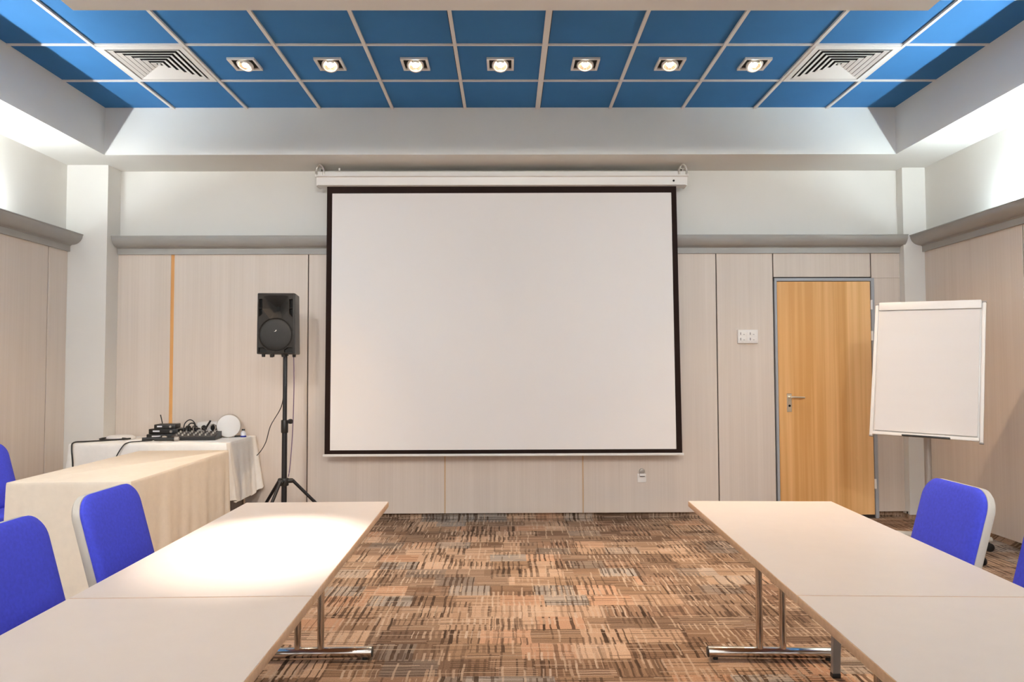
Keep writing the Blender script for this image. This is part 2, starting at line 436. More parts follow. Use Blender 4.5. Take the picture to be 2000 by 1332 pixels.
# ---- door
dr = bpy.data.objects.new('door_1', None); COL.objects.link(dr); dr['kind'] = 'structure'; dr.location = (2.81, YW, 0)
tag(dr, 'orange beech door in a thin grey frame beside the flip chart', 'door')
def DB(x0, x1, y0, y1, z0, z1, bev=0.0): return MB().box(x0-2.81, x1-2.81, y0-YW, y1-YW, z0, z1, bev, 1)
DB(2.396, 3.226, YW-0.006, YW+0.012, 0.03, 2.083, 0.002).build('door_leaf', M_['door'], dr)
fr = DB(2.371, 2.392, YW-0.016, YW+0.014, 0, 2.112, 0.002)
fr.box(3.230-2.81, 3.258-2.81, -0.016, 0.014, 0, 2.112, 0.002, 1)
fr.box(2.371-2.81, 3.258-2.81, -0.0165, 0.014, 2.087, 2.114, 0.002, 1)
fr.build('door_frame', M_['grey_paint'], dr)
DB(2.39, 3.232, YW+0.006, YW+0.02, 0, 2.09).build('frame_rebate', M_['gap'], dr)
h = DB(2.466, 2.508, YW-0.014, YW-0.005, 0.93, 1.093, 0.003)
hp = h.build('handle_plate', M_['brass'], dr)
lv = MB().cyl((2.487-2.81, -0.012, 1.062), (2.487-2.81, -0.055, 1.062), 0.010)
lv.tube([(2.487-2.81, -0.055, 1.062), (2.515-2.81, -0.058, 1.062), (2.606-2.81, -0.056, 1.058)], 0.0075, 10)
lv.build('handle_lever', M_['brass'], hp)
MB().cyl((2.487-2.81, -0.013, 0.985), (2.487-2.81, -0.018, 0.985), 0.010).build('keyhole', M_['dark'], hp)
for z in (1.875, 1.60, 0.30):
    MB().cyl((3.229-2.81, -0.018, z-0.042), (3.229-2.81, -0.018, z+0.042), 0.010).build('hinge', M_['plastic_white'], dr)

# ------------------------------------------------------------------ lights in the place, plus added fill spots
def light(kind, name, loc, aim, power, col, parent=None, **kw):
    l = bpy.data.lights.new(name, kind); l.energy = power; l.color = col
    for k, v in kw.items(): setattr(l, k, v)
    o = bpy.data.objects.new(name, l); COL.objects.link(o)
    o.location = loc
    d = Vector(aim)-Vector(loc)
    o.rotation_euler = d.to_track_quat('-Z', 'Y').to_euler()
    if parent:
        o.parent = parent
        o.matrix_parent_inverse = Matrix.Translation(-Vector(parent.location))
    return o
WARM = (1.0, 0.72, 0.465)
TUBE = (0.90, 0.97, 1.0)
# halogen fixtures: square frame, dark well, tilted lamp
lab = ['first square halogen downlight from the left, beside the left air vent, bulb dim',
       'second halogen downlight from the left in the blue ceiling, aimed at the white table',
       'third halogen downlight from the left, between two grid bars',
       'middle halogen downlight of the row of seven, the brightest one',
       'fifth halogen downlight from the left, just right of the widest grid bar',
       'sixth halogen downlight from the left, showing its round reflector',
       'seventh halogen downlight, last before the right air vent']
def make_downlight(tx, ty, strong):
    """local origin at the ceiling, facing down"""
    t = bpy.data.objects.new('ceiling_downlight', None); COL.objects.link(t)
    f = MB()
    a, b_ = 0.095, 0.078
    poly_o = [(-a, -a), (a, -a), (a, a), (-a, a)]; poly_i = [(-b_, -b_), (b_, -b_), (b_, b_), (-b_, b_)]
    for k in range(4):
        o0, o1, i0, i1 = poly_o[k], poly_o[(k+1) % 4], poly_i[k], poly_i[(k+1) % 4]
        f.quad((*o0, -0.010), (*o1, -0.010), (*i1, -0.007), (*i0, -0.007))
        f.quad((*o0, 0.006), (*o1, 0.006), (*o1, -0.010), (*o0, -0.010))
        f.quad((*i0, -0.007), (*i1, -0.007), (*i1, 0.004), (*i0, 0.004))
    f.build('frame', M_['grid'], t, False)
    MB().quad((-b_, -b_, 0.0035), (b_, -b_, 0.0035), (b_, b_, 0.0035), (-b_, b_, 0.0035)).build('lamp_well', M_['dark'], t, False)
    R = Matrix.Translation((0, 0.0, -0.010)) @ Matrix.Rotation(tx, 4, 'X') @ Matrix.Rotation(ty, 4, 'Y')
    ring = MB().lathe([(0.046, 0.012), (0.058, 0.010), (0.060, -0.004), (0.056, -0.010), (0.048, -0.010), (0.046, -0.006)], R, 28)
    rg = ring.build('lamp_ring', M_['grid'], t)
    MB().lathe([(0.047, -0.007), (0.038, 0.002), (0.022, 0.011), (0.0, 0.013)], R, 28).build('reflector', M_['reflector'], rg)
    MB().lathe([(0.0, -0.010), (0.016, -0.008), (0.022, 0.0), (0.016, 0.008), (0.0, 0.010)], R, 20).build('bulb', M_['bulb'], rg)
    return t
aims = [(-2.5, 4.8), (-0.88, 2.66), (-2.25, 5.1), (0.0, 3.9), (0.6, 3.9), (1.5, 4.2), (2.6, 4.7)]
pows = [30, 800, 118, 92, 92, 92, 76]
for i in range(7):
    x = X0+0.6*(i+1)+0.3
    t = make_downlight(math.radians(-28 if i in (1, 2, 3, 6) else -16), math.radians([12, -6, -3, 0, 4, 6, -4][i]), i in (1, 2, 3, 6))
    t.location = (x, YR+0.3, ZC)
    tag(t, lab[i], 'ceiling light', 'halogen downlights in the blue ceiling')
    light('SPOT', 'halogen_beam', (x, YR+0.3-0.03, ZC-0.10), (*aims[i], 0.685 if i == 1 else 0.3), pows[i], (1.0, 0.87, 0.76) if i == 1 else WARM,
          parent=t, spot_size=math.radians(15.5 if i == 1 else 104 if i in (0, 6) else 74 if i == 2 else 88), spot_blend=0.85 if i == 1 else 1.0, shadow_soft_size=0.035)
# fluorescent tubes lying inside the side cornices
for (x, trim, m_) in ((-3.684, 'trim_2', 'tube'), (3.600, 'trim_3', 'tube_cool')):
    tb = MB()
    for k in range(6):
        y1 = 5.22-1.24*k
        tb.cyl((x, y1-1.20, 2.452), (x, y1, 2.452), 0.013, seg=10)
    tb.build('light_tube', M_[m_], bpy.data.objects[trim])
# added fill spots, unseen, under the dropped panel above and behind the camera
for x in (-1.5, 0.0, 1.5):
    for y in (-0.8, 0.6):
        side_fill = y > 0 and x != 0
        light('SPOT', 'added_fill_beam', (x, y, ZS-0.02), (x*2.25, 5.8, 0.7) if side_fill else (x*1.25, 6.2, 1.4), (250 if x < 0 else 190) if side_fill else 118, (0.98, 0.95, 0.91), spot_size=math.radians(76), spot_blend=0.9, shadow_soft_size=0.12)

for x, p_ in ((-1.15, 38), (1.15, 15)):  # two more unseen fill spots, added to brighten the white tables
    light('SPOT', 'added_fill_beam', (x, 1.6, ZS-0.02), (x-0.05, 1.55, 0.7), p_, (1.0, 0.90, 0.80), spot_size=math.radians(80), spot_blend=1.0, shadow_soft_size=0.1)

# ------------------------------------------------------------------ air vents
def make_vent():
    t = bpy.data.objects.new('air_vent', None); COL.objects.link(t)
    f = MB(); a, b_ = 0.288, 0.252
    po = [(-a, -a), (a, -a), (a, a), (-a, a)]; pi_ = [(-b_, -b_), (b_, -b_), (b_, b_), (-b_, b_)]
    for k in range(4):
        o0, o1, i0, i1 = po[k], po[(k+1) % 4], pi_[k], pi_[(k+1) % 4]
        f.quad((*o0, -0.012), (*o1, -0.012), (*i1, -0.012), (*i0, -0.012))
        f.quad((*o0, 0.0), (*o1, 0.0), (*o1, -0.012), (*o0, -0.012))
        f.quad((*i0, -0.012), (*i1, -0.012), (*i1, 0.002), (*i0, 0.002))
    f.build('frame', M_['white'], t, False)
    MB().box(-0.25, 0.25, -0.25, 0.25, 0.0015, 0.0035).build('duct_opening', M_['dark'], t, False)
    for k in range(6):
        ro = 0.238-0.039*k; ri = ro-0.0245
        v = MB()
        for th in (0.0, 0.0022):
            po = [(-ro, -ro), (ro, -ro), (ro, ro), (-ro, ro)]; pi_ = [(-ri, -ri), (ri, -ri), (ri, ri), (-ri, ri)]
            for q in range(4):
                o0, o1, i0, i1 = po[q], po[(q+1) % 4], pi_[q], pi_[(q+1) % 4]
                v.quad((*o0, -0.012+th), (*o1, -0.012+th), (*i1, -0.004+th*0.6), (*i0, -0.004+th*0.6))
                if th == 0.0: v.quad((*o0, -0.012), (*o1, -0.012), (*o1, -0.009), (*o0, -0.009))
        v.build('vane', M_['white'], t, False)
    MB().box(-0.008, 0.008, -0.008, 0.008, -0.012, 0.0).build('centre_screw', M_['white'], t, False)
    return t
v = make_vent(); v.location = (X0+0.3, YR+0.3, ZC)
tag(v, 'square white louvred air vent in the blue ceiling near the left wall', 'air vent', 'ceiling air vents')
v2 = copy_tree(v); v2.location = (X0+0.6*8+0.3, YR+0.3, ZC)
v2['label'] = 'square white louvred air vent in the blue ceiling nearest the flip chart and door'

# ------------------------------------------------------------------ projection screen
ps = thing('projection_screen', 'large white pull-down projection screen with black border hanging on the back wall', 'projection screen', (-0.035, 6.2, 0.58))
def S(x, z): return x+0.035, z-0.58
hz = MB()
prof = [(-0.055, 2.899), (-0.045, 2.897), (0.06, 2.897), (0.075, 2.915), (0.075, 3.02), (0.06, 3.032), (-0.02, 3.032), (-0.045, 3.018), (-0.045, 2.984), (-0.086, 2.980), (-0.086, 2.968), (-0.062, 2.964)]
hz.prism(prof, lambda q: (-1.620+0.035, q[0], q[1]-0.58), lambda q: (1.545+0.035, q[0], q[1]-0.58))
hz.build('housing', M_['white'], ps)
for x0, x1 in ((-1.638, -1.620), (1.545, 1.563)):
    e = MB().box(x0+0.035, x1+0.035, -0.092, 0.078, 2.962-0.58, 2.984-0.58, 0.004)
    xa = x1 if x0 < 0 else x0
    e.prism([(-0.058, 2.893), (0.07, 2.893), (0.076, 2.965), (-0.064, 2.965)],
            lambda q: ((x1 if x0 < 0 else x0)+0.035, q[0], q[1]-0.58), lambda q: ((x0+0.006 if x0 < 0 else x1-0.006)+0.035, q[0], q[1]-0.58))
    e.build('end_cap', M_['plastic_white'], ps)
for x in (-1.602, 1.522):
    br = MB()
    br.tube([(x+0.035-0.030, -0.05, 2.985-0.58), (x+0.035-0.031, -0.05, 3.040-0.58), (x+0.035, -0.05, 3.074-0.58), (x+0.035+0.031, -0.05, 3.040-0.58), (x+0.035+0.030, -0.05, 2.985-0.58)], 0.0085, 8)
    br.box(x+0.035-0.006, x+0.035+0.006, -0.05, 0.0, 3.02-0.58, 3.04-0.58)
    br.box(x+0.035-0.024, x+0.035+0.024, -0.02, 0.17, 3.045-0.58, 3.053-0.58)
    br.box(x+0.035-0.03, x+0.035+0.03, 0.16, 0.164, 2.99-0.58, 3.08-0.58)
    br.build('bracket', M_['steel'], ps)
MB().cyl((-1.44+0.035, -0.03, 3.03-0.58), (-1.44+0.035, -0.03, 3.052-0.58), 0.008).build('fixing_bolt', M_['plastic_white'], ps)
MB().cyl((1.44+0.035, -0.062, 2.932-0.58), (1.44+0.035, -0.052, 2.932-0.58), 0.009).build('sensor', M_['dark'], ps)
# fabric: slightly wider at the foot, like the hanging cloth
def strip(pts, y0=-0.004, y1=0.0): 
    b_ = MB(); b_.prism(pts, lambda q: (q[0]+0.035, y0, q[1]-0.58), lambda q: (q[0]+0.035, y1, q[1]-0.58)); return b_
tl, tr, bl, brr = (-1.551, 2.905), (1.474, 2.905), (-1.559, 0.592), (1.499, 0.592)
itl, itr, ibl, ibr = (-1.506, 2.838), (1.430, 2.842), (-1.512, 0.628), (1.448, 0.628)
strip([itl, ibl, ibr, itr]).build('screen_fabric', M_['screen'], ps, False)
bd = MB()
for poly in ([tl, itl, itr, tr], [tl, bl, ibl, itl], [bl, brr, ibr, ibl], [itr, ibr, brr, tr]):
    bd.prism(poly, lambda q: (q[0]+0.035, -0.0045, q[1]-0.58), lambda q: (q[0]+0.035, 0.0, q[1]-0.58))
bd.build('border', M_['black_cloth'], ps, False)
MB().box(-1.572+0.035, 1.511+0.035, -0.014, 0.012, -0.006, 0.015, 0.004).build('bottom_bar', M_['white'], ps)

# ------------------------------------------------------------------ wall switch and socket
sw = thing('switch_panel', 'white rectangular switch panel on the wood wall left of the door', 'switch', (2.126, YW, 1.596))
MB().box(-0.089, 0.089, -0.028, 0.0, -0.060, 0.060, 0.004).build('cover', M_['plastic_white'], sw)
for x in (-0.045, 0.04):
    for z in (-0.024, 0.024):
        r = MB().box(x-0.036, x+0.036, -0.031, -0.026, z-0.021, z+0.021, 0.002).build('rocker', M_['plastic_white'], sw)
        MB().box(x-0.025, x-0.018, -0.0325, -0.030, z-0.010, z+0.012).build('symbol', M_['mark'], r, False)
        MB().box(x+0.001, x+0.015, -0.0325, -0.030, z-0.008, z-0.004).build('symbol', M_['mark'], r, False)
sk = thing('wall_socket', 'small square wall socket with a plug below the projection screen', 'socket', (1.18, YW, 0.36))
MB().box(-0.038, 0.038, -0.010, 0.0, -0.040, 0.036, 0.003).build('cover', M_['plastic_white'], sk)
MB().box(-0.024, 0.026, -0.034, -0.008, 0.016, 0.040, 0.004).build('plug', M_['plastic_white'], sk)
MB().cyl((0, -0.030, 0.058), (0, -0.004, 0.058), 0.024, bev=0.004).build('adapter', M_['leg_grey'], sk)
MB().box(-0.022, 0.022, -0.0355, -0.030, 0.014, 0.019).build('slot', M_['dark'], sk, False)

# ------------------------------------------------------------------ conference tables
TH = 0.685
def make_table(label, cx, cy, rz, vis=True):
    t = thing('conference_table', label, 'table', (cx, cy, 0), rz, 'white laminate conference tables')
    w, l = 0.674, 1.436
    MB().box(-w/2+0.002, w/2-0.002, -l/2+0.002, l/2-0.002, TH-0.005, TH, 0.0).build('table_top', M_['laminate'], t, False)
    MB().box(-w/2, w/2, -l/2, l/2, TH-0.026, TH-0.0012, 0.002, 2).build('edge_band', M_['edge'], t)
    for sy in (1, -1):
        y = sy*(l/2-0.14)
        f = MB().cyl((-0.285, y, 0.032), (0.285, y, 0.032), 0.024, seg=24, bev=0.004)
        fo = f.build('foot_bar', M_['chrome'], t)
        for x in (-0.282, 0.282):
            s_ = -1 if x < 0 else 1
            MB().cyl((x, y, 0.032), (x+s_*0.006, y, 0.032), 0.0235, seg=20, bev=0.003).build('end_cap', M_['black'], fo)
            MB().cyl((x-s_*0.03, y, 0.0), (x-s_*0.03, y, 0.012), 0.012).build('glide', M_['black'], fo)
        for x in (-0.052, 0.052):
            MB().cyl((x, y, 0.04), (x, y, TH-0.04), 0.0155, seg=20).build('leg', M_['chrome'], t)
        MB().box(-0.24, 0.24, y-0.02, y+0.02, TH-0.045, TH-0.026, 0.003).build('support_rail', M_['black'], t)
    return t
LA, RA = 0.0172, -0.0406
lt = make_table('white table far left, brightly spotlit, its end toward the projection screen', -0.892, 2.756, LA)
rt = make_table('white table on the right, its end below the orange door', 1.169, 2.729, RA)
def behind(cx, cy, a, d): return cx+math.sin(a)*d, cy-math.cos(a)*d
x, y = behind(-0.892, 2.756, LA, 1.439)
make_table('nearest white table on the left, butted against the spotlit one', x, y, LA)
x, y = behind(1.169, 2.729, RA, 1.439)
make_table('nearest white table on the right, butted against the one nearer the door', x, y, RA)

# ------------------------------------------------------------------ chairs (facing local +x)
def make_chair():
    t = bpy.data.objects.new('conference_chair', None); COL.objects.link(t)
    # seat
    s = MB()
    poly = rrect(0.43, 0.44, 0.07, 6)
    def loft(layers, poly0, axis_fn):
        rings = []
        for (ins, h) in layers:
            ring = []
            for (px, py) in poly0:
                k = 1-ins/0.22
                ring.append(mbx.bm.verts.new(axis_fn(px*k, py*k, h)))
            rings.append(ring)
        n = len(poly0)
        for a, b_ in zip(rings, rings[1:]):
            for i in range(n):
                mbx.bm.faces.new((a[i], a[(i+1) % n], b_[(i+1) % n], b_[i]))
        mbx.bm.faces.new(rings[0][::-1]); mbx.bm.faces.new(rings[-1])
    mbx = s
    loft([(0.02, 0.405), (0.004, 0.412), (0.0, 0.43), (0.004, 0.447), (0.014, 0.456), (0.035, 0.460), (0.08, 0.461)], poly, lambda a, b_, h: (a, b_, h))
    s.build('seat', M_['chair_blue'], t)
    mbx = MB()
    loft([(0.012, 0.385), (0.003, 0.390), (0.002, 0.404), (0.012, 0.409)], poly, lambda a, b_, h: (a, b_, h))
    mbx.build('seat_pan', M_['chair_grey'], t)
    # leaning back: plane through (-0.19, 0.47) tilted 15 degrees
    lean = math.radians(15.5)
    H, Wd = 0.415, 0.405
    o = Vector((-0.168, 0, 0.452)); u = Vector((-math.sin(lean), 0, math.cos(lean))); n = Vector((math.cos(lean), 0, math.sin(lean)))
    poly = rrect(Wd, H, 0.085, 9, 0, H/2, rb=0.05)
    def bf(a, b_, h): return o + Vector((0, 1, 0))*a + u*b_ + n*h
    def loft2(layers, name, m):
        b2 = MB(); rings = []
        for (ins, h) in layers:
            ring = []
            for (px, py) in poly:
                kx = 1-ins/(Wd/2); ky = 1-ins/(H/2)
                ring.append(b2.bm.verts.new(bf(px*kx, H/2+(py-H/2)*ky, h - 0.16*0)))
            rings.append(ring)
        nn = len(poly)
        for a, b_ in zip(rings, rings[1:]):
            for i in range(nn):
                b2.bm.faces.new((a[i], a[(i+1) % nn], b_[(i+1) % nn], b_[i]))
        b2.bm.faces.new(rings[0][::-1]); b2.bm.faces.new(rings[-1])
        return b2.build(name, m, t)
    loft2([(0.020, -0.034), (0.006, -0.031), (0.0, -0.022), (0.0, -0.004), (0.003, 0.001), (0.008, 0.002)], 'back_shell', M_['chair_grey'])
    loft2([(0.006, 0.0), (0.003, 0.006), (0.004, 0.016), (0.011, 0.024), (0.028, 0.029), (0.07, 0.031)], 'backrest', M_['chair_blue'])
    # legs and frame
    for sy in (1, -1):
        y = sy*0.20
        MB().prism([(-0.016, -0.012), (0.016, -0.012), (0.016, 0.012), (-0.016, 0.012)], lambda q: (0.150+q[0], y+q[1], 0.012), lambda q: (0.135+q[0], y+q[1], 0.40)).build('leg', M_['leg_grey'], t, False)
        MB().prism([(-0.016, -0.012), (0.016, -0.012), (0.016, 0.012), (-0.016, 0.012)], lambda q: (-0.265+q[0], y+q[1], 0.012), lambda q: (-0.165+q[0], y+q[1], 0.44)).build('leg', M_['leg_grey'], t, False)
        for xx in (0.150, -0.265):
            MB().box(xx-0.018, xx+0.018, y-0.014, y+0.014, 0.0, 0.020, 0.003).build('foot_pad', M_['black'], t)
        MB().box(-0.17, 0.145, y-0.011, y+0.011, 0.365, 0.39, 0.003).build('side_rail', M_['leg_grey'], t)
    sp = MB().prism([(-0.05, -0.006), (0.05, -0.006), (0.05, 0.006), (-0.05, 0.006)], lambda q: (-0.15+q[1], q[0], 0.40), lambda q: tuple(bf(q[0], 0.12, -0.034+q[1])))
    sp.build('back_bracket', M_['leg_grey'], t, False)
    return t
ch = make_chair()
CG = 'blue conference chairs with grey shells'
ch.location = (-1.300, 2.86, 0); ch.rotation_euler = (0, 0, 0.0)
tag(ch, 'blue chair at the spotlit white table, its back in front of the cream tablecloth corner', 'chair', CG)
for (x, y, rz, lb) in [(-1.275, 2.215, 0.0, 'nearest blue chair on the left, beside the joint of the two white tables'),
                       (1.545, 2.915, PI, 'blue chair on the right with its whole back showing, before the flip chart base'),
                       (1.530, 2.270, PI, 'blue chair at the right edge of the photo, only a sliver of its back showing'),
                       (-2.995, 4.53, 0.0, 'dark blue chair behind the cream cloth table, next to the left wall')]:
    c2 = copy_tree(ch); c2.location = (x, y, 0); c2.rotation_euler = (0, 0, rz); c2['label'] = lb

# ------------------------------------------------------------------ cloth covered tables
def cloth(w, l, top, hem, folds, flare, seed, corner=0.05, n=240, ymax=9.0, xmin=-9.0):
    """draped cloth: a flat top with rounded edge and a folded skirt down to hem"""
    rnd = random.Random(seed)
    m = MB(); bm = m.bm
    P = 2*(w+l)
    ph = [rnd.uniform(0, 6.28) for _ in range(6)]
    def peri(s):
        s = s % P
        if s < l: return (w/2, -l/2+s), (1, 0), min(s, l-s)
        s -= l
        if s < w: return (w/2-s, l/2), (0, 1), min(s, w-s)
        s -= w
        if s < l: return (-w/2, l/2-s), (-1, 0), min(s, l-s)
        s -= l
        return (-w/2+s, -l/2), (0, -1), min(s, w-s)
    rings = []
    depths = [0.0, 0.004, 0.014] + [0.03+(hem_-0.03) * (k/9) for k in range(10) for hem_ in (top-hem,)]
    for d in depths:
        ring = []
        for i in range(n):
            s = P*i/n
            (x, y), (nx, ny), dc = peri(s)
            near = math.exp(-(dc/0.10)**2)
            # corner normal blends towards the diagonal
            k = min(dc/0.05, 1.0)
            cx_, cy_ = (1 if x > 0 else -1), (1 if y > 0 else -1)
            vx = nx*(0.5+0.5*k)+(cx_ if nx == 0 else 0)*0.5*(1-k)
            vy = ny*(0.5+0.5*k)+(cy_ if ny == 0 else 0)*0.5*(1-k)
            f = (math.sin(s*folds+ph[0])*0.6+math.sin(s*folds*1.73+ph[1])*0.4+0.3*math.sin(s*folds*3.1+ph[2]))
            dd = d/(top-hem)
            out = 0.004*min(d/0.014, 1) + flare*d + f*0.016*dd**0.8*(1-near*0.5) + corner*near*dd
            # pleat beside each corner
            out -= 0.028*dd*math.exp(-((dc-0.075)/0.018)**2)
            zz = top-d + (0.05*near*dd if hem > 0.1 else 0.0) + (0.012*f*dd if hem > 0.1 else 0)
            ring.append(bm.verts.new((max(x+vx*out, xmin), min(y+vy*out, ymax), zz if d > 0.01 else top-d*0.3)))
        rings.append(ring)
    for a, b_ in zip(rings, rings[1:]):
        for i in range(n):
            bm.faces.new((a[i], b_[i], b_[(i+1) % n], a[(i+1) % n]))
    bm.faces.new(rings[0])
    return m
def folding_table(label, cx, cy, rz, w, l, top):
    t = thing('folding_table', label, 'table', (cx, cy, 0), rz)
    MB().box(-w/2+0.004, w/2-0.004, -l/2+0.004, l/2-0.004, top-0.03, top-0.004, 0.003).build('table_top', M_['laminate'], t)
    for sx in (-1, 1):
        for sy in (-1, 1):
            MB().cyl((sx*(w/2-0.07), sy*(l/2-0.07), 0), (sx*(w/2-0.07), sy*(l/2-0.07), top-0.03), 0.015).build('leg', M_['chrome'], t)
    return t
folding_table('table hidden under the cream cloth behind the left blue chairs', -2.440, 4.785, 0.036, 0.665, 1.545, 0.700)
cc = cloth(0.67, 1.55, 0.702, 0.02, 13, 0.012, 3, corner=0.02).build('tablecloth', M_['cloth_cream'], None, True, 60)
cc.location = (-2.440, 4.785, 0); cc.rotation_euler = (0, 0, 0.036)
tag(cc, 'cream floor-length tablecloth on the long table behind the left blue chairs', 'tablecloth')
folding_table('table under the white cloth against the back wall, holding the sound gear', -2.800, 5.995, 0.0, 1.215, 0.660, 0.743)
cw = cloth(1.22, 0.664, 0.745, 0.26, 15, 0.055, 11, corner=0.07, ymax=0.350, xmin=-0.615).build('tablecloth', M_['cloth_white'], None, True, 60)
cw.location = (-2.800, 5.995, 0)
tag(cw, 'white tablecloth with uneven hem on the back table under the sound gear', 'tablecloth')

# ------------------------------------------------------------------ loudspeaker and stand
SX, SYp = -1.735, 5.66
st = thing('speaker_stand', 'black tripod stand carrying the loudspeaker beside the projection screen', 'stand', (SX, SYp, 0))
MB().cyl((0, 0, 0.86), (0, 0, 1.4245), 0.0165).build('upper_pole', M_['black_soft'], st)
MB().cyl((0, 0, 0.12), (0, 0, 0.88), 0.0205).build('lower_pole', M_['black_soft'], st)
MB().cyl((0, 0, 0.825), (0, 0, 0.925), 0.027, bev=0.004).build('clamp', M_['black'], st)
k_ = MB().cyl((0, 0, 0.915), (0.045, -0.02, 0.915), 0.009); k_.cyl((0.04, -0.018, 0.915), (0.062, -0.028, 0.915), 0.019, bev=0.004); k_.build('clamp_knob', M_['black'], st)
hb = MB().cyl((0, 0, 0.415), (0, 0, 0.475), 0.034, bev=0.005)
for a in (20, 140, 260):
    a = math.radians(a); hb.cyl((0.02*math.cos(a), 0.02*math.sin(a), 0.452), (0.066*math.cos(a), 0.066*math.sin(a), 0.452), 0.018, bev=0.003)
hb.build('leg_hub', M_['black'], st)
MB().cyl((0, 0, 0.12), (0, 0, 0.17), 0.030, bev=0.004).build('lower_hub', M_['black'], st)
for a in (20, 140, 260):
    a = math.radians(a); c_, s_ = math.cos(a), math.sin(a)
    lg = MB().cyl((0.062*c_, 0.062*s_, 0.455), (0.47*c_, 0.47*s_, 0.02), 0.0125).build('leg', M_['black_soft'], st)
    MB().cyl((0.462*c_, 0.462*s_, 0.028), (0.487*c_, 0.487*s_, 0.0), 0.017).build('rubber_foot', M_['black'], lg)
    MB().cyl((0.022*c_, 0.022*s_, 0.15), (0.24*c_, 0.24*s_, 0.262), 0.007).build('brace', M_['leg_grey'], st)
spk = thing('loudspeaker', 'black loudspeaker with horn and round grille on the tripod stand', 'loudspeaker', (SX-0.045, SYp, 1.425), math.radians(2))
# cabinet: front face at y=-0.11, tapering to the back
cab = MB()
pl = [(-0.142, -0.115), (0.142, -0.115), (0.146, -0.085), (0.120, 0.155), (0.085, 0.185), (-0.085, 0.185), (-0.120, 0.155), (-0.146, -0.085)]
b0 = bmesh.new()
va = [b0.verts.new((x_, y_, 0.012)) for x_, y_ in pl]; vb = [b0.verts.new((x_*0.985, y_+(0.0 if y_ < 0 else -0.03), 0.482)) for x_, y_ in pl]
for i in range(1, 8): b0.faces.new((va[i], va[(i+1) % 8], vb[(i+1) % 8], vb[i]))
f_in = [b0.verts.new((x_, -0.115, z_)) for x_, z_ in ((-0.132, 0.022), (0.132, 0.022), (0.130, 0.473), (-0.130, 0.473))]
f_out = [va[0], va[1], vb[1], vb[0]]
for i in range(4): b0.faces.new((f_out[i], f_out[(i+1) % 4], f_in[(i+1) % 4], f_in[i]))
b0.faces.new(va[::-1]); b0.faces.new(vb)
bmesh.ops.recalc_face_normals(b0, faces=b0.faces)
bmesh.ops.bevel(b0, geom=[e for e in b0.edges if not any(v in f_in for v in e.verts)], offset=0.008, segments=3, profile=0.5, affect='EDGES')
cab._merge(b0)
cab.build('cabinet', M_['black'], spk)
# front baffle as one relief: flared horn, shoulders, round grille seat
def relief(x, z):
    y = 0.0
    # horn: mouth 0.2 x 0.19 narrowing to a throat
    u, v = x/0.100, (z-0.362)/(0.098 if z > 0.362 else 0.090)
    # the mouth is wide at the top, V shaped at the foot
    wid = 1.0 if z > 0.362 else max(0.0, 1.0+v*0.62)
    if abs(v) < 1 and abs(u) < wid:
        q = max(abs(u)/max(wid, 1e-3), abs(v))
        q = 0.55*q + 0.45*math.sqrt(min(1.0, (u/max(wid, 1e-3))**2*0.6+v*v*0.6))
        y += 0.085*max(0.0, 1-q)**1.25
    r = math.hypot(x, z-0.160)
    if r < 0.128: y += 0.008 if r > 0.121 else 0.004
    for sx in (-1, 1):
        if 0.104 < sx*x < 0.127 and (0.300+max(0, 0.127-sx*x)*1.0 < z < 0.362 or 0.368 < z < 0.434): y += 0.03
        if z < 0.060 and sx*x > 0.066 and r > 0.134 and sx*x < 0.128 and z > 0.024: y += 0.02
    return y
bf = MB(); NX, NZ = 90, 150
gv = [[bf.bm.verts.new((-0.134+0.268*i/NX, -0.1165+relief(-0.134+0.268*i/NX, 0.020+0.455*j/NZ), 0.020+0.455*j/NZ)) for i in range(NX+1)] for j in range(NZ+1)]
for j in range(NZ):
    for i in range(NX): bf.bm.faces.new((gv[j][i], gv[j][i+1], gv[j+1][i+1], gv[j+1][i]))
baf = bf.build('front_baffle', mat('charcoal_plastic', (0.020, 0.018, 0.0165), 0.65, spec=0.25), spk, True, 50)
gr = MB().lathe([(0.0, 0.010), (0.06, 0.009), (0.105, 0.005), (0.118, 0.0), (0.120, -0.004)], Matrix.Translation((0, -0.113, 0.160)) @ Matrix.Rotation(PI/2, 4, 'X'), 40)
gb = gr.build('grille', M_['grille'], spk)
lg_ = MB().prism([(-0.010, -0.007), (0.000, -0.003), (0.004, 0.006), (0.010, 0.007), (0.008, 0.001), (0.002, -0.006)], lambda q: (q[0], -0.127, 0.190+q[1]), lambda q: (q[0], -0.121, 0.190+q[1]))
lg_.build('emblem', M_['plastic_white'], gb, False)
for sx in (-1, 1):
    for (z0, z1) in ((0.324, 0.361), (0.369, 0.433)):
        MB().box(min(sx*0.105, sx*0.126), max(sx*0.105, sx*0.126), -0.091, -0.088, z0-(0.02 if z0 < 0.33 else 0), z1).build('port', M_['dark'], spk, False)
MB().box(-0.012, 0.012, -0.050, -0.046, 0.340, 0.384).build('horn_throat', M_['dark'], spk, False)
for (x_, y_) in ((-0.10, -0.08), (-0.03, -0.08), (0.05, -0.08), (0.10, 0.05), (-0.09, 0.10)):
    MB().cyl((x_, y_, -0.010), (x_, y_, 0.016), 0.012, 0.015).build('rubber_foot', M_['black'], spk)
MB().cyl((0.045, 0.0, 0.0), (0.045, 0.0, 0.02), 0.024).build('pole_socket', M_['black'], spk)
cb = MB().tube([(SX-0.014, SYp+0.02, 1.16), (SX-0.06, SYp+0.10, 1.02), (SX-0.20, SYp+0.28, 0.86), (SX-0.27, SYp+0.38, 0.72), (SX-0.33, SYp+0.44, 0.64), (SX-0.36, SYp+0.42, 0.60)], 0.0035, 6)
tag(cb.build('cable', M_['black_soft']), 'thin black cable from the speaker stand down behind the white cloth', 'cable')
